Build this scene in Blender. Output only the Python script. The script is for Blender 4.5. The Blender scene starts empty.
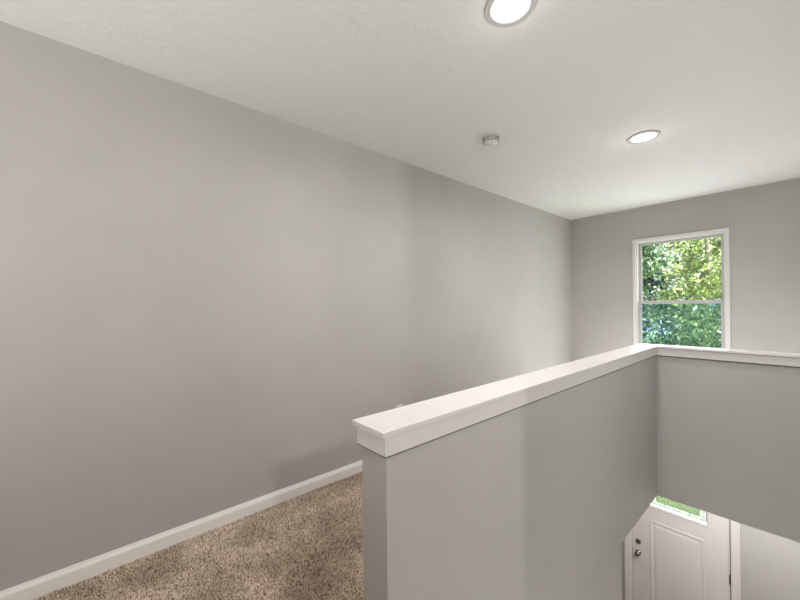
import bpy, bmesh, math, random
import numpy as np
from mathutils import Vector, Matrix
random.seed(7)
D = bpy.data
COL = bpy.context.scene.collection

# ------------------------------------------------------------------ dimensions (metres)
XL = -2.168            # left wall face
YF = 5.17              # far wall face
H = 2.44               # ceiling
XW = -0.754            # stairwell face of the long half wall
TH = 0.116             # half wall thickness
YE = 0.598             # near end of the half wall
YC = 3.313             # stairwell face of the cross half wall
ZB = -0.278            # underside of the upper floor structure
YO = 2.478             # end of the wall under the long half wall
ZL = -2.82             # lower floor
XR = 0.42              # right stairwell wall face
XE = 3.4               # far right extent
YB = -3.2              # back wall

# ------------------------------------------------------------------ helpers
def link(o, parent=None):
    COL.objects.link(o)
    if parent is not None:
        o.parent = parent
    return o

def obj(name, bm, mat, parent=None, smooth=False, kind=None, loc=None):
    me = D.meshes.new(name)
    bmesh.ops.recalc_face_normals(bm, faces=bm.faces[:])
    bm.to_mesh(me); bm.free()
    if mat is not None:
        me.materials.append(mat)
    if smooth:
        for p in me.polygons: p.use_smooth = True
    o = D.objects.new(name, me)
    if loc is not None: o.location = loc
    if kind: o['kind'] = kind
    return link(o, parent)

def box(bm, x0, x1, y0, y1, z0, z1, bevel=0.0, seg=2):
    t = bmesh.new()
    v = [t.verts.new((x, y, z)) for x in (x0, x1) for y in (y0, y1) for z in (z0, z1)]
    for f in ((0,1,3,2),(4,6,7,5),(0,4,5,1),(2,3,7,6),(0,2,6,4),(1,5,7,3)):
        t.faces.new([v[i] for i in f])
    bmesh.ops.recalc_face_normals(t, faces=t.faces[:])
    if bevel > 0:
        bmesh.ops.bevel(t, geom=t.edges[:], offset=bevel, segments=seg, profile=.5, affect='EDGES')
    merge(bm, t)

def merge(bm, t):
    me = D.meshes.new('tmp'); t.to_mesh(me); t.free()
    bm.from_mesh(me); D.meshes.remove(me)

def prism(bm, pts, fn, a, b):
    """extrude the closed 2D outline pts from a to b; fn(u, v, w) -> xyz"""
    A = [bm.verts.new(fn(u, v, a)) for u, v in pts]
    B = [bm.verts.new(fn(u, v, b)) for u, v in pts]
    n = len(pts)
    for i in range(n):
        bm.faces.new((A[i], A[(i+1) % n], B[(i+1) % n], B[i]))
    bm.faces.new(A[::-1]); bm.faces.new(B)

def lathe(bm, prof, seg=40, M=None, cap=True):
    """prof: list of (r, z); axis z"""
    rings = []
    for r, z in prof:
        if r < 1e-6:
            rings.append([bm.verts.new((0, 0, z))])
        else:
            rings.append([bm.verts.new((r*math.cos(2*math.pi*i/seg), r*math.sin(2*math.pi*i/seg), z)) for i in range(seg)])
    for a, b in zip(rings[:-1], rings[1:]):
        for i in range(seg):
            j = (i+1) % seg
            if len(a) == 1 and len(b) == 1: continue
            if len(a) == 1: bm.faces.new((a[0], b[i], b[j]))
            elif len(b) == 1: bm.faces.new((a[i], a[j], b[0]))
            else: bm.faces.new((a[i], a[j], b[j], b[i]))
    if M is not None:
        bmesh.ops.transform(bm, matrix=M, verts=bm.verts[:])

def tube(bm, pts, rad, seg=7):
    """tapered tube through pts with radii rad"""
    rings = []
    for i, p in enumerate(pts):
        p = Vector(p)
        a = Vector(pts[max(i-1, 0)]); b = Vector(pts[min(i+1, len(pts)-1)])
        d = (b-a).normalized()
        s = d.orthogonal().normalized(); t = d.cross(s)
        rings.append([bm.verts.new(p + (s*math.cos(2*math.pi*k/seg)+t*math.sin(2*math.pi*k/seg))*rad[i]) for k in range(seg)])
    for a, b in zip(rings[:-1], rings[1:]):
        for k in range(seg):
            bm.faces.new((a[k], a[(k+1) % seg], b[(k+1) % seg], b[k]))
    bm.faces.new(rings[0][::-1]); bm.faces.new(rings[-1])

def empty(name, loc, **kw):
    o = D.objects.new(name, None); o.empty_display_size = .1
    o.location = loc
    for k, v in kw.items(): o[k] = v
    return link(o)

def tag(o, label, cat, group=None):
    o['label'] = label; o['category'] = cat
    if group: o['group'] = group

# ------------------------------------------------------------------ materials
def lin(c):
    return tuple(((v/255)/12.92 if v/255 <= .04045 else (((v/255)+.055)/1.055)**2.4) for v in c) + (1,)

def mat(name, rgb, rough=.5, metal=0, spec=.5):
    m = D.materials.new(name); m.use_nodes = True
    b = m.node_tree.nodes['Principled BSDF']
    b.inputs['Base Color'].default_value = lin(rgb)
    b.inputs['Roughness'].default_value = rough
    b.inputs['Metallic'].default_value = metal
    b.inputs['Specular IOR Level'].default_value = spec
    return m, m.node_tree, b

def noise(nt, scale, detail=2, rough=.5, coord='Object', w=None):
    tc = nt.nodes.new('ShaderNodeTexCoord')
    n = nt.nodes.new('ShaderNodeTexNoise')
    n.inputs['Scale'].default_value = scale
    n.inputs['Detail'].default_value = detail
    n.inputs['Roughness'].default_value = rough
    nt.links.new(tc.outputs[coord], n.inputs['Vector'])
    return n

def bump(nt, b, src, strength, dist):
    bp = nt.nodes.new('ShaderNodeBump')
    bp.inputs['Strength'].default_value = strength
    bp.inputs['Distance'].default_value = dist
    nt.links.new(src, bp.inputs['Height'])
    nt.links.new(bp.outputs['Normal'], b.inputs['Normal'])
    return bp

def ramp(nt, src, stops):
    r = nt.nodes.new('ShaderNodeValToRGB')
    while len(r.color_ramp.elements) > 1: r.color_ramp.elements.remove(r.color_ramp.elements[-1])
    r.color_ramp.elements[0].position = stops[0][0]; r.color_ramp.elements[0].color = stops[0][1]
    for p, c in stops[1:]:
        e = r.color_ramp.elements.new(p); e.color = c
    nt.links.new(src, r.inputs['Fac'])
    return r

def paint(name, rgb, rough=.55):
    m, nt, b = mat(name, rgb, rough, spec=.3)
    n = noise(nt, 1.3, 3, .6)
    a = tuple(max(0, c-3) for c in rgb); z = tuple(min(255, c+3) for c in rgb)
    r = ramp(nt, n.outputs['Fac'], [(.35, lin(a)), (.65, lin(z))])
    nt.links.new(r.outputs['Color'], b.inputs['Base Color'])
    n2 = noise(nt, 260, 2, .5)
    bump(nt, b, n2.outputs['Fac'], .06, .002)
    return m

M_WALL = paint('grey_wall_paint', (178, 176, 173))
M_STAIR = M_WALL

m, nt, b = mat('textured_ceiling_paint', (212, 212, 211), .75, spec=.2)
n = noise(nt, 26, 4, .55); v = nt.nodes.new('ShaderNodeTexVoronoi'); v.inputs['Scale'].default_value = 38
tc = nt.nodes.new('ShaderNodeTexCoord')
mx = nt.nodes.new('ShaderNodeMixRGB'); mx.inputs['Fac'].default_value = .06
nt.links.new(tc.outputs['Object'], mx.inputs['Color1']); nt.links.new(n.outputs['Color'], mx.inputs['Color2'])
nt.links.new(mx.outputs['Color'], v.inputs['Vector'])
ad = nt.nodes.new('ShaderNodeMath'); ad.operation = 'ADD'
nt.links.new(v.outputs['Distance'], ad.inputs[0]); nt.links.new(n.outputs['Fac'], ad.inputs[1])
bump(nt, b, ad.outputs[0], .42, .008)
M_CEIL = m

m, nt, b = mat('white_trim_paint', (212, 209, 207), .35, spec=.4)
n = noise(nt, 40, 2); bump(nt, b, n.outputs['Fac'], .02, .001)
M_TRIM = m
m, nt, b = mat('baseboard_paint', (236, 233, 230), .35, spec=.4)
n = noise(nt, 40, 2); bump(nt, b, n.outputs['Fac'], .02, .001)
M_BASE = m
m, nt, b = mat('white_door_paint', (212, 207, 204), .4, spec=.4)
n = noise(nt, 60, 2); bump(nt, b, n.outputs['Fac'], .03, .001)
M_DOOR = m
m, nt, b = mat('white_vinyl', (214, 213, 214), .3)
n = noise(nt, 60, 2); bump(nt, b, n.outputs['Fac'], .02, .001)
M_VINYL = m
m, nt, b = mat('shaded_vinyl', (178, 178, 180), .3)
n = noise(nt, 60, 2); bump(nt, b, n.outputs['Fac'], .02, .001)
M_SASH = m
m, nt, b = mat('white_plastic', (214, 212, 207), .35)
n = noise(nt, 60, 2); bump(nt, b, n.outputs['Fac'], .02, .001)
M_PLAST = m
m, nt, b = mat('light_trim_white', (176, 174, 172), .4)
n = noise(nt, 60, 2); bump(nt, b, n.outputs['Fac'], .02, .001)
M_RING = m
m, nt, b = mat('dark_slot', (92, 88, 86), .6)
n = noise(nt, 60, 2); bump(nt, b, n.outputs['Fac'], .02, .001)
M_DARK = m
m, nt, b = mat('satin_nickel', (150, 145, 140), .25, 1)
n = noise(nt, 200, 2); bump(nt, b, n.outputs['Fac'], .02, .0005)
M_NICK = m
m, nt, b = mat('aged_hinge_metal', (62, 56, 50), .4, .7)
n = noise(nt, 200, 2); bump(nt, b, n.outputs['Fac'], .02, .0005)
M_HINGE = m
m, nt, b = mat('lead_came', (60, 66, 74), .5, .2)
n = noise(nt, 200, 2); bump(nt, b, n.outputs['Fac'], .05, .0005)
M_CAME = m

# carpet: speckled twist pile, dark and pale fibres with broad brushed patches
def carpet_mat(name, tuft=False):
    m, nt, b = mat(name, (140, 120, 100), .95, spec=.1)
    tc = nt.nodes.new('ShaderNodeTexCoord')
    if tuft:
        g = nt.nodes.new('ShaderNodeNewGeometry'); src = g.outputs['Random Per Island']
        sp = ramp(nt, src, [(0, lin((104, 84, 68))), (.15, lin((172, 148, 126))), (.4, lin((222, 200, 178))), (.7, lin((244, 226, 206))), (1, lin((255, 246, 232)))])
    else:
        n = noise(nt, 170, 2, .7)
        sp = ramp(nt, n.outputs['Fac'], [(.3, lin((92, 74, 60))), (.42, lin((150, 128, 108))), (.52, lin((196, 174, 152))), (.7, lin((232, 214, 194)))])
    p = noise(nt, 3.4, 3, .6)
    pr = ramp(nt, p.outputs['Fac'], [(.40, (.66, .635, .61, 1)), (.60, (1, 1, 1, 1))])
    mu = nt.nodes.new('ShaderNodeMixRGB'); mu.blend_type = 'MULTIPLY'; mu.inputs['Fac'].default_value = 1
    nt.links.new(sp.outputs['Color'], mu.inputs['Color1']); nt.links.new(pr.outputs['Color'], mu.inputs['Color2'])
    nt.links.new(mu.outputs['Color'], b.inputs['Base Color'])
    if not tuft:
        n2 = noise(nt, 220, 2, .6); bump(nt, b, n2.outputs['Fac'], .8, .008)
    return m
M_CARPET = carpet_mat('speckled_brown_carpet')
M_TUFT = carpet_mat('speckled_brown_tufts', True)

m, nt, b = mat('oak_plank_floor', (150, 132, 112), .45)
w = nt.nodes.new('ShaderNodeTexWave'); w.inputs['Scale'].default_value = 3; w.inputs['Distortion'].default_value = 6
tc = nt.nodes.new('ShaderNodeTexCoord'); nt.links.new(tc.outputs['Object'], w.inputs['Vector'])
r = ramp(nt, w.outputs['Fac'], [(0, lin((132, 114, 96))), (1, lin((164, 146, 126)))])
nt.links.new(r.outputs['Color'], b.inputs['Base Color'])
M_PLANK = m

def glass(name, tint=(1, 1, 1), gloss=.08, haze=0, hazecol=(1, 1, 1)):
    m = D.materials.new(name); m.use_nodes = True; nt = m.node_tree; nt.nodes.clear()
    out = nt.nodes.new('ShaderNodeOutputMaterial')
    t = nt.nodes.new('ShaderNodeBsdfTransparent'); t.inputs['Color'].default_value = (*tint, 1)
    g = nt.nodes.new('ShaderNodeBsdfGlossy'); g.inputs['Roughness'].default_value = .02
    mx = nt.nodes.new('ShaderNodeMixShader'); mx.inputs['Fac'].default_value = gloss
    nt.links.new(t.outputs[0], mx.inputs[1]); nt.links.new(g.outputs[0], mx.inputs[2])
    last = mx
    if haze:
        d = nt.nodes.new('ShaderNodeBsdfTranslucent'); d.inputs['Color'].default_value = (*hazecol, 1)
        n = noise(nt, 90, 2)
        mul = nt.nodes.new('ShaderNodeMath'); mul.operation = 'MULTIPLY'; mul.inputs[1].default_value = 2*haze; mul.use_clamp = True
        nt.links.new(n.outputs['Fac'], mul.inputs[0])
        m2 = nt.nodes.new('ShaderNodeMixShader')
        nt.links.new(mul.outputs[0], m2.inputs['Fac'])
        nt.links.new(mx.outputs[0], m2.inputs[1]); nt.links.new(d.outputs[0], m2.inputs[2])
        last = m2
    nt.links.new(last.outputs[0], out.inputs['Surface'])
    return m
M_GLASS = glass('window_glass', (.97, 1, .99), .02)
M_LITE_IN = glass('obscure_leaded_glass', (.72, .80, .68), .04, .06, (.8, 1, .7))
M_LITE_OUT = glass('bevelled_border_glass', (.9, .95, 1), .05, .22, (.85, .93, 1))
M_LITE_MID = glass('pale_band_glass', (.74, .80, .76), .04, .14, (.84, .95, .88))
M_SCREEN = glass('insect_screen', (.72, .84, .92), .0, .01, (.35, .45, .55))

m = D.materials.new('lamp_diffuser'); m.use_nodes = True
b = m.node_tree.nodes['Principled BSDF']
b.inputs['Base Color'].default_value = (.9, .9, .88, 1)
b.inputs['Emission Color'].default_value = (1, .965, .92, 1); b.inputs['Emission Strength'].default_value = 7
M_LAMP = m

def leaf_mat(name, stops):
    m = D.materials.new(name); m.use_nodes = True; nt = m.node_tree; nt.nodes.clear()
    out = nt.nodes.new('ShaderNodeOutputMaterial')
    g = nt.nodes.new('ShaderNodeNewGeometry')
    r = ramp(nt, g.outputs['Random Per Island'], stops)
    d = nt.nodes.new('ShaderNodeBsdfDiffuse'); t = nt.nodes.new('ShaderNodeBsdfTranslucent')
    gl = nt.nodes.new('ShaderNodeBsdfGlossy'); gl.inputs['Roughness'].default_value = .35
    nt.links.new(r.outputs['Color'], d.inputs['Color']); nt.links.new(r.outputs['Color'], t.inputs['Color'])
    mx = nt.nodes.new('ShaderNodeMixShader'); mx.inputs['Fac'].default_value = .5
    nt.links.new(d.outputs[0], mx.inputs[1]); nt.links.new(t.outputs[0], mx.inputs[2])
    m2 = nt.nodes.new('ShaderNodeMixShader'); m2.inputs['Fac'].default_value = .07
    nt.links.new(mx.outputs[0], m2.inputs[1]); nt.links.new(gl.outputs[0], m2.inputs[2])
    nt.links.new(m2.outputs[0], out.inputs['Surface'])
    return m
M_LEAF = [
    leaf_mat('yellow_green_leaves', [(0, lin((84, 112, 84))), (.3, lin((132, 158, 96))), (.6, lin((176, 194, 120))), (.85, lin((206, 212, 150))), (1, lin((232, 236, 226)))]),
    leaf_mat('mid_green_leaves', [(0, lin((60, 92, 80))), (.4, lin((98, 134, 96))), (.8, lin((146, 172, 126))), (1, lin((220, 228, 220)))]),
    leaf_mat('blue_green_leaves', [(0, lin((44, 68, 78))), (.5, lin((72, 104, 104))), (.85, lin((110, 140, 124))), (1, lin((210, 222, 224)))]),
]
m, nt, b = mat('pale_bark', (168, 158, 146), .9)
n = noise(nt, 14, 4); bump(nt, b, n.outputs['Fac'], .6, .02)
r = ramp(nt, n.outputs['Fac'], [(.3, lin((120, 110, 98))), (.7, lin((196, 188, 176)))])
nt.links.new(r.outputs['Color'], b.inputs['Base Color'])
M_BARK = m
m, nt, b = mat('lawn_grass', (120, 165, 80), .95, spec=.1)
n = noise(nt, 3, 6, .7)
r = ramp(nt, n.outputs['Fac'], [(.3, lin((128, 150, 96))), (.7, lin((196, 208, 150)))])
nt.links.new(r.outputs['Color'], b.inputs['Base Color'])
M_LAWN = m

# ------------------------------------------------------------------ setting: floors, ceilings, walls
W = .12
def slab(name, mat_, boxes, kind='structure', bevel=0):
    bm = bmesh.new()
    for c in boxes: box(bm, *c, bevel=bevel)
    return obj(name, bm, mat_, kind=kind)

# upper floor: U around the stair opening
def rects_floor(z0, z1):
    return [(XL-W, XW-TH+.01, YB, YF+.02, z0, z1),             # hall along the left wall
            (XW-TH+.01, XR+.02, YC+.06, YF+.02, z0, z1),       # loft beyond the cross half wall
            (XW-TH+.01, XR+.02, YB, .45, z0, z1),              # landing
            (XR+.02, XE, YB, YF+.02, z0, z1)]
slab('floor', M_CARPET, rects_floor(-.05, 0))
slab('ceiling_lower', M_CEIL, [(XL-W, XW-.05, YO, YF+.02, ZB, -.06),
                             (XL-W, XW-TH+.03, YB, YO, ZB, -.06),
                             (XW-.05, XR+.02, YC+.06, YF+.02, ZB, -.06),
                             (XW-TH+.03, XR+.02, YB, .45, ZB, -.06),
                             (XR+.02, XE, YB, YF+.02, ZB, -.06)])
slab('floor_lower', M_PLANK, [(XL-W, XE, YB, YF+.2, ZL-.1, ZL)])
slab('ceiling', M_CEIL, [(XL-W, XE+W, YB-W, YF+W, H, H+.1)])
slab('wall_left', M_WALL, [(XL-W, XL, YB, YF+.02, ZL, H+.02)])

# far wall with window and door openings
WX0, WX1, WZ0, WZ1 = -1.387, -.520, .455, 2.022        # window opening
DX0, DX1, DZ1 = -1.475, -.505, ZL+2.065                # door opening
bm = bmesh.new()
xs = sorted([XL-W, WX0, WX1, XE+W]); 
box(bm, XL-W, WX0, YF, YF+.16, 0, H+.02); box(bm, WX1, XE+W, YF, YF+.16, 0, H+.02)
box(bm, WX0, WX1, YF, YF+.16, 0, WZ0); box(bm, WX0, WX1, YF, YF+.16, WZ1, H+.02)
box(bm, XL-W, DX0, YF, YF+.16, ZL, 0); box(bm, DX1, XE+W, YF, YF+.16, ZL, 0)
box(bm, DX0, DX1, YF, YF+.16, DZ1, 0)
obj('wall_far', bm, M_WALL, kind='structure')

slab('wall_back', M_WALL, [(XL-W, XE+W, YB-W, YB, ZL, H+.02)])
slab('wall_right', M_WALL, [(XE, XE+W, YB, YF+.02, ZL, H+.02)])
# right side of the stairwell, full height
slab('wall_stair_right', M_WALL, [(XR, XR+W, .80, YF+.02, ZL, H+.02), (XR, XR+W, YB, .80, ZL, -.04)])
# low guard wall continuing it beside the landing
slab('wall_low', M_WALL, [(XR, XR+W, -1.2, .80, -.02, .81)])
slab('wall_stair_back', M_WALL, [(XW-TH, XR+.02, .33, .44, ZL, -.04)])

# long half wall: stands on the floor structure and runs down beside the stairs
bm = bmesh.new()
box(bm, XW-TH, XW, YE, YC+TH, ZB, .885)
box(bm, XW-TH, XW, YE-.3, YE, ZB, -.055)
box(bm, XW-TH, XW, .30, YO, ZL, ZB+.001)
obj('wall_stairwell', bm, M_WALL, kind='structure')
# cross half wall with the header face under it
slab('wall_header', M_WALL, [(XW-.001, XR+.01, YC, YC+TH, ZB, .885)])

# L shaped cap board
OS, OE, ZC0, ZC = .018, .024, .885, .900
bm = bmesh.new()
pts = [(XW-TH-OS, YE-OE), (XW+OS, YE-OE), (XW+OS, YC-OS), (XR, YC-OS), (XR, YC+TH+OS), (XW-TH-OS, YC+TH+OS)]
prism(bm, pts, lambda u, v, w: (u, v, w), ZC0, ZC)
bmesh.ops.recalc_face_normals(bm, faces=bm.faces[:])
bmesh.ops.bevel(bm, geom=[e for e in bm.edges if abs(e.verts[0].co.z-e.verts[1].co.z) < 1e-5], offset=.0012, segments=1, profile=.5, affect='EDGES')
obj('trim_1', bm, M_TRIM, kind='structure')
# apron board under the cap
ZT, TT = .829, .011
bm = bmesh.new()
box(bm, XW, XW+TT, YE-TT, YC, ZT, ZC0, .0015)
box(bm, XW-TH-TT, XW-TH, YE-TT, YC+TH+TT, ZT, ZC0, .0015)
box(bm, XW-TH, XW, YE-TT, YE, ZT, ZC0, .0)
box(bm, XW, XR, YC-TT, YC, ZT, ZC0, .0015)
box(bm, XW-TH, XR, YC+TH, YC+TH+TT, ZT, ZC0, .0015)
obj('trim_2', bm, M_TRIM, kind='structure')

# thin dark strips standing in for the shadow lines under apron and cap
m, nt, b = mat('grey_shadow_line', (108, 103, 99), .8, spec=.1)
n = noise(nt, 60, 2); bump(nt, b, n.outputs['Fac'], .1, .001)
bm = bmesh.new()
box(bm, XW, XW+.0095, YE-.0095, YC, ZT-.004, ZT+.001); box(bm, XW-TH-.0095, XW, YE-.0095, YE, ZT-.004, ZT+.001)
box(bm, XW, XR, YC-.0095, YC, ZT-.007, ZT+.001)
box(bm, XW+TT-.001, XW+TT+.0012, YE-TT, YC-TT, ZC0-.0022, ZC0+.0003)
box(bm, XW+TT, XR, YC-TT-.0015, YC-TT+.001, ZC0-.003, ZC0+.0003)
obj('trim_shadow_lines', bm, m, kind='structure')

# baseboards: flat board with a sloped, rounded top
BB = [(0, -.004), (.0145, -.004), (.0145, .062), (.012, .069), (.008, .076), (.006, .084), (0, .084)]
def baseboard(name, fn, a, b):
    bm = bmesh.new(); prism(bm, BB, fn, a, b); obj(name, bm, M_BASE, kind='structure')
baseboard('baseboard_left', lambda u, v, w: (XL+u, w, v), YB, YF)
baseboard('baseboard_far', lambda u, v, w: (w, YF-u, v), XL, XE)
baseboard('baseboard_stairwell', lambda u, v, w: (XW-TH-u, w, v), YE+.001, YC+TH)
baseboard('baseboard_header', lambda u, v, w: (w, YC+TH+u, v), XW-TH, XR)
baseboard('baseboard_lower', lambda u, v, w: (w, YF-u, v+ZL), DX1+.08, XE)
baseboard('baseboard_back', lambda u, v, w: (w, YB+u, v), XL, XE)

# stairs going down to the foyer
bm = bmesh.new()
n_r = 15; rise = -ZL/n_r; run = .255
for i in range(n_r-1):
    y0 = .44+run*i; z = -rise*(i+1)
    box(bm, XW+.001, XR-.001, y0, y0+run+.03, max(z-.35, ZL), z, .008)
obj('floor_stairs', bm, M_CARPET, kind='structure')

# carpet pile near the photograph's viewpoint: one tuft every few millimetres
def pile(regions):
    rs = np.random.RandomState(3)
    PX, PY, SC = [], [], []
    for x0, x1, y0, y1, step in regions:
        nx = int((x1-x0)/step); ny = int((y1-y0)/step)
        gx, gy = np.meshgrid(np.arange(nx), np.arange(ny))
        PX.append(x0+(gx.ravel()+rs.uniform(0, 1, nx*ny))*step)
        PY.append(y0+(gy.ravel()+rs.uniform(0, 1, nx*ny))*step)
        SC.append(np.full(nx*ny, step/.0044))
    px = np.concatenate(PX); py = np.concatenate(PY); sc_ = np.concatenate(SC)
    n = len(px)
    ang = rs.uniform(0, 2*np.pi, n); h = rs.uniform(.007, .013, n); r = rs.uniform(.0013, .0023, n)*sc_
    lx = rs.normal(0, .003, n); ly = rs.normal(0, .003, n)
    # brushed direction changes over the floor
    lx += .004*np.sin(px*5+py*3); ly += .004*np.cos(px*4-py*6)
    V = np.zeros((n, 7, 3), np.float32)
    for k in range(3):
        a = ang+k*2*np.pi/3
        V[:, k] = np.stack([px+r*np.cos(a), py+r*np.sin(a), np.full(n, -.001)], 1)
        V[:, 3+k] = np.stack([px+lx*.7+1.25*r*np.cos(a+.5), py+ly*.7+1.25*r*np.sin(a+.5), h*.75], 1)
    V[:, 6] = np.stack([px+lx, py+ly, h], 1)
    F = []
    base = (np.arange(n)*7)[:, None]
    tri = np.array([[0,1,4],[0,4,3],[1,2,5],[1,5,4],[2,0,3],[2,3,5],[3,4,6],[4,5,6],[5,3,6]])
    F = (base[:, :, None]+tri[None]).reshape(-1, 3)
    me = D.meshes.new('carpet_pile')
    me.vertices.add(n*7); me.vertices.foreach_set('co', V.ravel())
    me.loops.add(len(F)*3); me.loops.foreach_set('vertex_index', F.ravel().astype(np.int32))
    me.polygons.add(len(F)); me.polygons.foreach_set('loop_start', np.arange(0, len(F)*3, 3, dtype=np.int32))
    me.update(); me.validate()
    me.materials.append(M_TUFT)
    o = D.objects.new('carpet_pile', me); link(o)
    o['kind'] = 'stuff'
    tag(o, 'short speckled brown and beige carpet pile covering the hall floor', 'carpet')
pile([(XL+.016, XW-TH-.017, -.45, 1.9, .0044), (XL+.016, XW-TH-.017, 1.9, 5.15, .0066), (XW-TH-.017, XR-.02, YC+TH+.02, 5.15, .0075), (XL+.016, XW-TH-.017, -1.6, -.45, .0066)])
# ------------------------------------------------------------------ window_1
win = empty('window_1', (0, 0, 0), kind='structure')
yo = YF
bm = bmesh.new()     # narrow casing with raised outer bead, flat return
c = .020
for (x0, x1, z0, z1) in ((WX0-c, WX0+.016, WZ0-c, WZ1+c), (WX1-.016, WX1+c, WZ0-c, WZ1+c),
                         (WX0+.016, WX1-.016, WZ1-.016, WZ1+c), (WX0+.016, WX1-.016, WZ0-c, WZ0+.016)):
    box(bm, x0, x1, yo-.010, yo+.02, z0, z1, .003)
obj('window_casing', bm, M_VINYL, win)
bm = bmesh.new()     # jamb liner
for (x0, x1, z0, z1) in ((WX0, WX0+.028, WZ0, WZ1), (WX1-.028, WX1, WZ0, WZ1), (WX0, WX1, WZ1-.026, WZ1), (WX0, WX1, WZ0, WZ0+.03)):
    box(bm, x0, x1, yo+.015, yo+.13, z0, z1, .003)
obj('window_frame', bm, M_VINYL, win)
def sash(name, x0, x1, z0, z1, y0, y1, s, zt, zb):
    bm = bmesh.new()
    for a in ((x0, x0+s, z0, z1), (x1-s, x1, z0, z1), (x0+s, x1-s, z1-zt, z1), (x0+s, x1-s, z0, z0+zb)):
        box(bm, a[0], a[1], y0, y1, a[2], a[3], .004)
        # glazing bead
    for a in ((x0+s, x0+s+.006, z0+zb, z1-zt), (x1-s-.006, x1-s, z0+zb, z1-zt), (x0+s, x1-s, z1-zt-.006, z1-zt), (x0+s, x1-s, z0+zb, z0+zb+.006)):
        box(bm, a[0], a[1], y0+.008, y1-.008, a[2], a[3])
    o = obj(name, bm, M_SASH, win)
    bm = bmesh.new(); ym = (y0+y1)/2
    box(bm, x0+s, x1-s, ym-.002, ym+.002, z0+zb, z1-zt)
    obj('pane', bm, M_GLASS, o)
    return o
ZM = 1.243
sx0, sx1 = WX0+.026, WX1-.026
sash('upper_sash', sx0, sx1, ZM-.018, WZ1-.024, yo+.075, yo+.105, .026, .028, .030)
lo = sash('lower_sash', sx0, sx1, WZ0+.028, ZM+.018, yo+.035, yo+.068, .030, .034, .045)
bm = bmesh.new()
xm = (sx0+sx1)/2
box(bm, xm-.03, xm+.03, yo+.035, yo+.060, ZM+.018, ZM+.026, .003)
box(bm, xm-.008, xm+.022, yo+.030, yo+.045, ZM+.026, ZM+.033, .003)
obj('sash_lock', bm, M_VINYL, lo)
bm = bmesh.new(); box(bm, sx0, sx1, yo+.118, yo+.119, WZ0+.03, ZM)
obj('insect_screen', bm, M_SCREEN, win)

# ------------------------------------------------------------------ door_1
door = empty('door_1', (0, 0, 0), kind='structure')
ds0, ds1 = -1.448, -.530            # slab edges
zt = ZL+2.04; zb = ZL+.012
yd = YF+.030                        # slab face
LX0, LX1, LZ0, LZ1 = -1.262, -.716, -1.292, -.93     # leaded glass
fo = .028
bm = bmesh.new()      # casing on the wall
cw = .072
def casing_prof(w): return [(0, 0), (w, 0), (w, -.014), (w-.012, -.018), (w*.5, -.013), (.012, -.011), (.004, -.009), (0, -.006)]
prism(bm, casing_prof(cw), lambda u, v, w_: (DX0+.012-u, YF+v, w_), ZL, DZ1+cw-.012)
prism(bm, casing_prof(cw), lambda u, v, w_: (DX1-.012+u, YF+v, w_), ZL, DZ1+cw-.012)
prism(bm, casing_prof(cw), lambda u, v, w_: (w_, YF+v, DZ1-.012+u), DX0-.06, DX1+.06)
obj('door_casing', bm, M_TRIM, door)
bm = bmesh.new()
box(bm, DX0, ds0-.003, YF-.0, YF+.14, ZL, DZ1); box(bm, ds1+.009, DX1, YF-.0, YF+.14, ZL, DZ1)
box(bm, DX0, DX1, YF, YF+.14, zt+.003, DZ1)
obj('door_jamb', bm, M_TRIM, door)
bm = bmesh.new(); box(bm, DX0, DX1, YF, YF+.14, ZL, ZL+.012, .002)
obj('threshold', bm, M_NICK, door)
# slab around the glass
bm = bmesh.new()
box(bm, ds0, LX0, yd, yd+.044, zb, zt); box(bm, LX1, ds1, yd, yd+.044, zb, zt)
box(bm, LX0, LX1, yd, yd+.044, zb, LZ0); box(bm, LX0, LX1, yd, yd+.044, LZ1, zt)
slabo = obj('door_slab', bm, M_DOOR, door)
# embossed panel: raised moulding ring
def ring(bm, x0, x1, z0, z1, y, prof):
    """moulding of profile (inset, height) swept round a rectangle"""
    rows = []
    for ins, h in prof:
        rows.append([bm.verts.new((x, y-h, z)) for x, z in ((x0+ins, z0+ins), (x1-ins, z0+ins), (x1-ins, z1-ins), (x0+ins, z1-ins))])
    for a, b_ in zip(rows[:-1], rows[1:]):
        for i in range(4):
            j = (i+1) % 4
            bm.faces.new((a[i], a[j], b_[j], b_[i]))
PR = [(0, -.001), (.006, .0025), (.014, .0045), (.022, .0045), (.030, .0015), (.036, -.001)]
for nm, (a0, a1, b0, b1) in {'door_panel': (-1.268, -.735, ZL+.22, -1.474)}.items():
    bm = bmesh.new(); ring(bm, a0, a1, b0, b1, yd, PR)
    ring(bm, a0+.05, a1-.05, b0+.05, b1-.05, yd, [(0, -.001), (.02, .004), (.03, .0045)])
    v = [bm.verts.new((x, yd-.0045, z)) for x, z in ((a0+.08, b0+.08), (a1-.08, b0+.08), (a1-.08, b1-.08), (a0+.08, b1-.08))]
    bm.faces.new(v)
    obj(nm, bm, M_DOOR, door)
bm = bmesh.new()
ring(bm, LX0-fo, LX1+fo, LZ0-fo, LZ1+fo, yd, [(0, -.001), (.002, .007), (.008, .011), (.016, .010), (.020, .006), (.028, .005), (.030, -.012)])
lf = obj('glass_frame', bm, M_DOOR, door)
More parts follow.
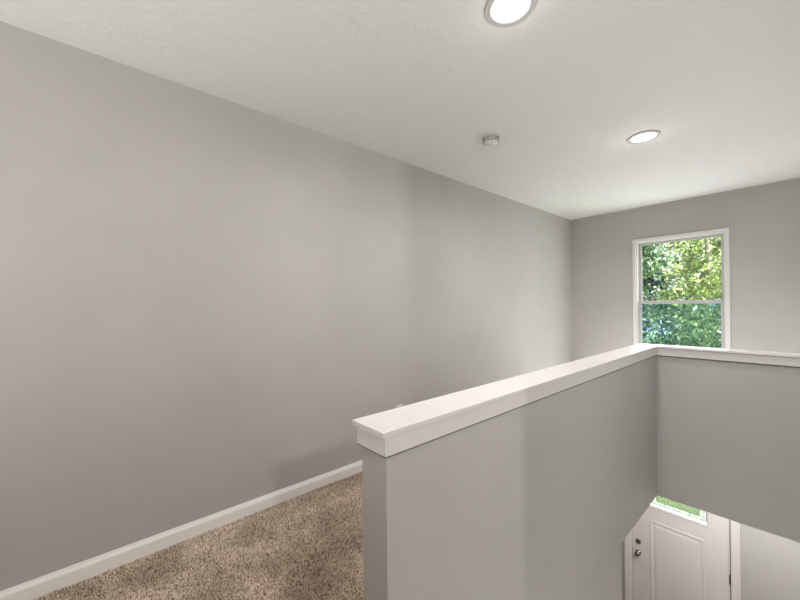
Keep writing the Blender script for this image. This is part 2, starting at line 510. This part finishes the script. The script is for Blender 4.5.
# leaded glass
b1, b2 = .026, .070
yg = yd+.016
bm = bmesh.new()
box(bm, LX0, LX1, yg, yg+.004, LZ0, LZ0+b1); box(bm, LX0, LX1, yg, yg+.004, LZ1-b1, LZ1)
box(bm, LX0, LX0+b1, yg, yg+.004, LZ0+b1, LZ1-b1); box(bm, LX1-b1, LX1, yg, yg+.004, LZ0+b1, LZ1-b1)
obj('border_glass', bm, M_LITE_OUT, door)
bm = bmesh.new(); box(bm, LX0+b2, LX1-b2, yg, yg+.004, LZ0+b2, LZ1-b2)
obj('centre_glass', bm, M_LITE_IN, door)
bm = bmesh.new()
box(bm, LX0+b1, LX1-b1, yg, yg+.004, LZ0+b1, LZ0+b2); box(bm, LX0+b1, LX1-b1, yg, yg+.004, LZ1-b2, LZ1-b1)
box(bm, LX0+b1, LX0+b2, yg, yg+.004, LZ0+b2, LZ1-b2); box(bm, LX1-b2, LX1-b1, yg, yg+.004, LZ0+b2, LZ1-b2)
obj('band_glass', bm, M_LITE_MID, door)
bm = bmesh.new()
def came(x0, x1, z0, z1): box(bm, x0, x1, yg-.003, yg+.007, z0, z1, .001, 1)
cwid = .0042
def crect(i):
    came(LX0+i-cwid/2, LX0+i+cwid/2, LZ0+i, LZ1-i); came(LX1-i-cwid/2, LX1-i+cwid/2, LZ0+i, LZ1-i)
    came(LX0+i, LX1-i, LZ0+i-cwid/2, LZ0+i+cwid/2); came(LX0+i, LX1-i, LZ1-i-cwid/2, LZ1-i+cwid/2)
crect(b1); crect(b2)
for f_ in (.28, .72):
    x = LX0+(LX1-LX0)*f_
    came(x-cwid/2, x+cwid/2, LZ0+b1, LZ0+b2); came(x-cwid/2, x+cwid/2, LZ1-b2, LZ1-b1)
x = (LX0+LX1)/2
came(x-cwid/2, x+cwid/2, LZ0, LZ0+b1)
for sx in (LX0, LX1-b2):
    came(sx+.01, sx+b2-.01, (LZ0+LZ1)/2-cwid/2, (LZ0+LZ1)/2+cwid/2)
obj('lead_came', bm, M_CAME, door)
# knob and deadbolt (axis towards the room, -Y)
def turn(x, z, y=yd): return Matrix.Translation((x, y, z)) @ Matrix.Rotation(math.radians(90), 4, 'X')
KX = -1.388
bm = bmesh.new()
lathe(bm, [(0, 0), (.031, 0), (.032, .004), (.029, .009), (.013, .012), (.011, .03), (.017, .036), (.027, .044), (.029, .054), (.026, .063), (.015, .068), (0, .069)], 32, turn(KX, -1.955))
obj('door_knob', bm, M_NICK, door, True)
bm = bmesh.new()
lathe(bm, [(0, 0), (.030, 0), (.031, .004), (.029, .012), (.020, .016), (0, .016)], 32, turn(KX, -1.813))
box(bm, KX-.006, KX+.006, yd-.030, yd-.014, -1.813-.016, -1.813+.016, .003)
obj('deadbolt', bm, M_NICK, door, False)
bm = bmesh.new(); box(bm, ds0-.004, ds0+.003, yd-.003, yd+.03, -1.985, -1.92, .001)
obj('strike_plate', bm, M_HINGE, door)
for z in (-1.80, ZL+.25, zt-.2):
    bm = bmesh.new()
    lathe(bm, [(0, -.05), (.009, -.05), (.009, .05), (0, .05)], 16, Matrix.Translation((ds1+.002, yd-.008, z)))
    box(bm, ds1-.004, ds1+.004, yd-.003, yd+.02, z-.045, z+.045)
    obj('hinge', bm, M_HINGE, door)
bm = bmesh.new()
box(bm, ds1, ds1+.009, yd+.003, yd+.02, zb, zt); box(bm, ds0-.0035, ds0, yd+.008, yd+.02, zb, zt)
obj('weatherstrip', bm, M_DARK, door)

# ------------------------------------------------------------------ ceiling fixtures
def recessed(x, y, label):
    t = empty('recessed_light', (x, y, H)); tag(t, label, 'ceiling light', 'round recessed ceiling lights')
    bm = bmesh.new()
    lathe(bm, [(.0735, -.0005), (.0745, -.006), (.079, -.009), (.086, -.0085), (.088, -.006), (.091, -.0085), (.098, -.0085), (.102, -.0045), (.103, .0005)], 64)
    obj('trim_ring', bm, M_RING, t, True)
    bm = bmesh.new(); lathe(bm, [(.0737, -.0045), (.06, -.0052), (0, -.0055)], 64)
    obj('diffuser', bm, M_LAMP, t, True)
    return t
recessed(-.757, 1.262, 'larger-looking glowing round recessed ceiling light at the top edge of the photo')
recessed(-.737, 2.990, 'glowing round recessed ceiling light farther away, nearer the window')

t = empty('smoke_detector', (-1.455, 2.150, H)); tag(t, 'small round white smoke detector on the textured ceiling near the left wall', 'smoke detector')
bm = bmesh.new()
lathe(bm, [(0, .0), (.062, .0), (.062, -.010), (.060, -.012)], 48); obj('base_plate', bm, M_PLAST, t, True)
bm = bmesh.new()
lathe(bm, [(.050, -.010), (.050, -.015), (.056, -.016), (.057, -.022), (.052, -.036), (.046, -.041), (.022, -.043), (.020, -.046), (0, -.047)], 48)
obj('cover', bm, M_PLAST, t, True)
bm = bmesh.new()
for k in range(14):
    a = k*2*math.pi/14
    tb = bmesh.new(); box(tb, .0468, .0562, -.006, .006, -.035, -.0268)
    bmesh.ops.transform(tb, matrix=Matrix.Rotation(a, 4, 'Z'), verts=tb.verts[:]); merge(bm, tb)
obj('sensing_slots', bm, M_DARK, t)
bm = bmesh.new(); lathe(bm, [(0, -.0472), (.004, -.0472), (.004, -.045), ], 12); obj('indicator', bm, M_DARK, t)

# outlet on the left wall
t = empty('wall_outlet', (XL, 1.862, .368)); tag(t, 'small white electrical outlet low on the left wall behind the half wall', 'outlet')
bm = bmesh.new(); box(bm, 0, .006, -.036, .036, -.058, .058, .0025); obj('cover_plate', bm, M_PLAST, t)
for s in (-1, 1):
    bm = bmesh.new()
    lathe(bm, [(0, .009), (.0165, .009), (.017, .005), (.017, 0)], 24, Matrix.Translation((0, 0, s*.020)) @ Matrix.Rotation(math.radians(90), 4, 'Y'))
    r_ = obj('receptacle', bm, M_PLAST, t)
    bm = bmesh.new()
    for yy in (-.006, .006): box(bm, .0085, .0094, yy-.001, yy+.001, s*.020-.003, s*.020+.006)
    box(bm, .0085, .0094, -.002, .002, s*.020-.011, s*.020-.007)
    obj('slot', bm, M_DARK, r_)

# ------------------------------------------------------------------ outside
slab('ground', M_LAWN, [(-40, 40, YF+.4, 60, ZL-.35, ZL-.15)])
slab('porch_floor', M_TRIM, [(-2.6, 1.2, YF+.17, YF+1.5, ZL-.2, ZL-.02)])

def foliage(name, blobs, n, leafmat, parent, size):
    rs = np.random.RandomState(hash(name+str(len(blobs))) % 1000 if False else int(blobs[0][0]*97+n) % 9973)
    vol = np.array([b_[3]**2 for b_ in blobs]); pr = vol/vol.sum()
    idx = rs.choice(len(blobs), n, p=pr); B = np.array(blobs)[idx]
    d = rs.normal(size=(n, 3)); d /= np.linalg.norm(d, axis=1)[:, None]
    rr = B[:, 3]*rs.uniform(.35, 1, n)**.5
    c = B[:, :3]+d*rr[:, None]*np.array([1, 1, .8])
    # leaf frame
    a = rs.normal(size=(n, 3)); a[:, 2] -= .5; a /= np.linalg.norm(a, axis=1)[:, None]
    b_ = np.cross(a, rs.normal(size=(n, 3))); b_ /= np.linalg.norm(b_, axis=1)[:, None]
    nn = np.cross(a, b_)
    L = size*rs.uniform(.6, 1.3, n)[:, None]; Wd = L*rs.uniform(.32, .5, n)[:, None]
    V = np.stack([c, c+a*L*.35+b_*Wd*.5+nn*L*.08, c+a*L, c+a*L*.35-b_*Wd*.5+nn*L*.08, c+a*L*.75+b_*Wd*.3+nn*L*.03, c+a*L*.75-b_*Wd*.3+nn*L*.03], 1).astype(np.float32)
    order = [0, 1, 4, 2, 5, 3]
    me = D.meshes.new(name)
    me.vertices.add(n*6); me.vertices.foreach_set('co', V.ravel())
    F = (np.arange(n)[:, None]*6+np.array([[0, 1, 4, 2, 5, 3]])).astype(np.int32)
    me.loops.add(n*6); me.loops.foreach_set('vertex_index', F.ravel())
    me.polygons.add(n); me.polygons.foreach_set('loop_start', np.arange(0, n*6, 6, dtype=np.int32))
    me.update(); me.validate(); me.materials.append(leafmat)
    o = D.objects.new(name, me); link(o, parent); return o

def tree(x, y, h, spread, lm, n, size, label, low=.15):
    t = empty('tree', (x, y, ZL-.15)); tag(t, label, 'tree', 'trees outside the window')
    rnd = random.Random(int(x*100+y*10))
    bm = bmesh.new()
    P = [(0, 0, 0)]; R_ = [.16]
    for k in range(1, 8):
        P.append((P[-1][0]+rnd.uniform(-.12, .12), P[-1][1]+rnd.uniform(-.12, .12), h*k/8)); R_.append(.16*(1-k/9))
    tube(bm, P, R_, 10)
    obj('trunk', bm, M_BARK, t, True)
    blobs = []
    bm = bmesh.new()
    for k in range(30):
        f_ = low+(1-low)*k/30; i = min(int(f_*7), 6); s = Vector(P[i]).lerp(Vector(P[i+1]), f_*7-i if f_*7-i < 1 else 1)
        a = rnd.uniform(0, 2*math.pi); ln = spread*rnd.uniform(.5, 1)*(1-.55*max(0, f_-.4)/.6)
        up = rnd.uniform(.0, .5)*ln
        m1 = s+Vector((math.cos(a)*ln*.5, math.sin(a)*ln*.5, up*.6+.06)); e = s+Vector((math.cos(a+.2)*ln, math.sin(a+.2)*ln, up))
        tube(bm, [s, m1, e], [.035*(1.2-f_), .02*(1.2-f_), .006], 6)
        for q in range(3):
            a2 = a+rnd.uniform(-1, 1); e2 = m1+Vector((math.cos(a2)*ln*.5, math.sin(a2)*ln*.5, rnd.uniform(-.2, .45)*ln*.6))
            tube(bm, [m1, m1.lerp(e2, .5)+Vector((0, 0, .05)), e2], [.012, .009, .004], 5)
            blobs.append((*e2, rnd.uniform(.22, .42)))
        blobs.append((*e, rnd.uniform(.3, .5)))
        blobs.append((*m1, rnd.uniform(.3, .5)))
    obj('branches', bm, M_BARK, t, True)
    foliage('foliage', blobs, n, lm, t, size)
    return t
tree(-2.9, 10.2, 7.0, 1.7, M_LEAF[1], 14000, .11, 'mid green leafy tree seen at the left side of the window')
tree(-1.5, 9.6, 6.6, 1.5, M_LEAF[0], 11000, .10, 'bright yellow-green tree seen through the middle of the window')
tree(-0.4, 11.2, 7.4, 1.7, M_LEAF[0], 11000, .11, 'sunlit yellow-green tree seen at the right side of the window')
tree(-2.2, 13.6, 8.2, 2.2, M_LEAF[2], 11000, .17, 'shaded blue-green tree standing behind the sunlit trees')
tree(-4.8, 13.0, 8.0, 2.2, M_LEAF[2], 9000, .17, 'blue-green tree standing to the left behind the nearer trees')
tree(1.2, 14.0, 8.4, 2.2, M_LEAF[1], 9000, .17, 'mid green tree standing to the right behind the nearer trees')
# low bushes in front of the trees
def shrub(x, y, r, lm, n, label):
    t = empty('shrub', (x, y, ZL-.15)); tag(t, label, 'shrub', 'shrubs outside the window')
    rnd = random.Random(int(x*50+99))
    bm = bmesh.new(); blobs = []
    for k in range(16):
        a = rnd.uniform(0, 6.28); rr = r*rnd.uniform(.2, .9); hh = rnd.uniform(.5, 1.5)*r*1.5
        e = (math.cos(a)*rr, math.sin(a)*rr, hh)
        tube(bm, [(0, 0, 0), (e[0]*.4, e[1]*.4, hh*.6), e], [.03, .018, .006], 6)
        blobs.append((*e, rnd.uniform(.35, .6)*r*.7)); blobs.append((e[0]*.6, e[1]*.6, hh*.55, .5*r))
    obj('stems', bm, M_BARK, t, True)
    foliage('foliage', blobs, n, lm, t, .12)
shrub(-2.3, 8.9, 1.35, M_LEAF[2], 6500, 'low dark blue-green shrub below the trees, lower left in the window')
shrub(-0.9, 8.8, 1.3, M_LEAF[1], 6500, 'low mid green shrub below the trees, lower right in the window')

# ------------------------------------------------------------------ light
w = D.worlds.new('World'); bpy.context.scene.world = w; w.use_nodes = True
nt = w.node_tree; bg = nt.nodes['Background']
sky = nt.nodes.new('ShaderNodeTexSky'); sky.sky_type = 'HOSEK_WILKIE'; sky.turbidity = 4
sky.sun_direction = Vector((.55, -.35, .75)).normalized()
mixw = nt.nodes.new('ShaderNodeMixRGB'); mixw.inputs['Fac'].default_value = .6; mixw.inputs['Color2'].default_value = (.85, .93, 1, 1)
nt.links.new(sky.outputs['Color'], mixw.inputs['Color1'])
nt.links.new(mixw.outputs['Color'], bg.inputs['Color'])
bg.inputs['Strength'].default_value = 1.3

def lamp(name, typ, loc, energy, target=None, size=None, color=(1, 1, 1), **kw):
    L = D.lights.new(name, typ); L.energy = energy; L.color = color
    if size and typ == 'AREA':
        L.shape = 'RECTANGLE'; L.size, L.size_y = size
    elif size: L.shadow_soft_size = size
    for k, v in kw.items(): setattr(L, k, v)
    o = D.objects.new(name, L); o.location = loc
    if target is not None:
        o.rotation_euler = (Vector(target)-Vector(loc)).to_track_quat('-Z', 'Y').to_euler()
    link(o); return o
lamp('sun', 'SUN', (4, 12, 8), 26.0, (4-.30, 12-.55, 8-.80), color=(1, .96, .88), angle=.01)
for y, e in ((1.262, 16), (2.99, 16)):
    lamp('downlight', 'AREA', (-.75, y, H-.02), e, (-.75, y, 0), (.14, .14), (1, .975, .95), spread=math.radians(170))
    lamp('downlight_spill', 'POINT', (-.75, y, H-.13), .35, None, 0, (1, .97, .94))
# room lamp and window daylight, plus added fill lamps for hall, loft, stairs, foyer
lamp('room_light', 'POINT', (2.08, .06, 2.40), 105, None, .05, (1, .97, .94))
lamp('hall_bounce', 'AREA', (-.3, -1.5, .25), 56, (-.5, -.9, 3), (2.6, 2.0), (1, .98, .96), spread=math.radians(125))  # added unseen uplight, brightens the ceiling over the landing
lamp('loft_bounce', 'AREA', (-.8, 4.35, .03), 26, (-.8, 4.35, 3), (2.2, 1.2), (1, .99, .97))  # added lamp just above the loft floor, lifts the ceiling there
lamp('stair_fill', 'AREA', (XR-.03, 1.95, 1.05), 13, (-2, 2.0, .75), (1.7, 1.8), (1, .985, .97))  # added area lamp without a fixture, brightens stairwell and left wall
lamp('stair_bounce', 'AREA', (-.167, 1.8, -.92), 8, (-.167, 1.8+.57, -.92+.82), (.8, 2.4), (1, .985, .97))  # added unseen lamp along the stair slope, lights header and ceiling
lamp('window_daylight', 'AREA', (-.95, YF-.05, 1.25), 12, (-.95, 0, 1.4), (.8, 1.5), (.93, .97, 1))
lamp('foyer_fill', 'AREA', (-.35, 4.2, -.33), 45, (-.3, 4.65, -3), (1.6, .9), (1, .985, .965))  # added fill without a fixture, brightens the door and lower far wall

# ------------------------------------------------------------------ camera
f_px, yaw, pitch, roll, sy, hc = 348.06, .8557, .0005, -.0112, 4.7519, 1.2437
fw = Vector((-math.sin(yaw)*math.cos(pitch), math.cos(yaw)*math.cos(pitch), math.sin(pitch)))
r0 = Vector((math.cos(yaw), math.sin(yaw), 0)); u0 = r0.cross(fw)
r1 = r0*math.cos(roll)+u0*math.sin(roll); u1 = u0*math.cos(roll)-r0*math.sin(roll)
cam = D.cameras.new('camera'); co = D.objects.new('camera', cam); link(co)
Mx = Matrix((r1, u1, -fw)).transposed().to_4x4(); Mx.translation = (0, 0, hc)
co.matrix_world = Mx
cam.sensor_width = 36; cam.sensor_fit = 'HORIZONTAL'; cam.lens = f_px*36/800
cam.shift_y = sy/800; cam.clip_start = .02; cam.clip_end = 200
sc = bpy.context.scene; sc.camera = co
sc.view_settings.view_transform = 'Standard'; sc.view_settings.look = 'None'
sc.view_settings.exposure = 0
try:
    sc.cycles.use_denoising = True; sc.cycles.denoiser = 'OPENIMAGEDENOISE'
    sc.cycles.max_bounces = 12; sc.cycles.diffuse_bounces = 8; sc.cycles.transparent_max_bounces = 24
    sc.cycles.sample_clamp_indirect = 8
except Exception: pass
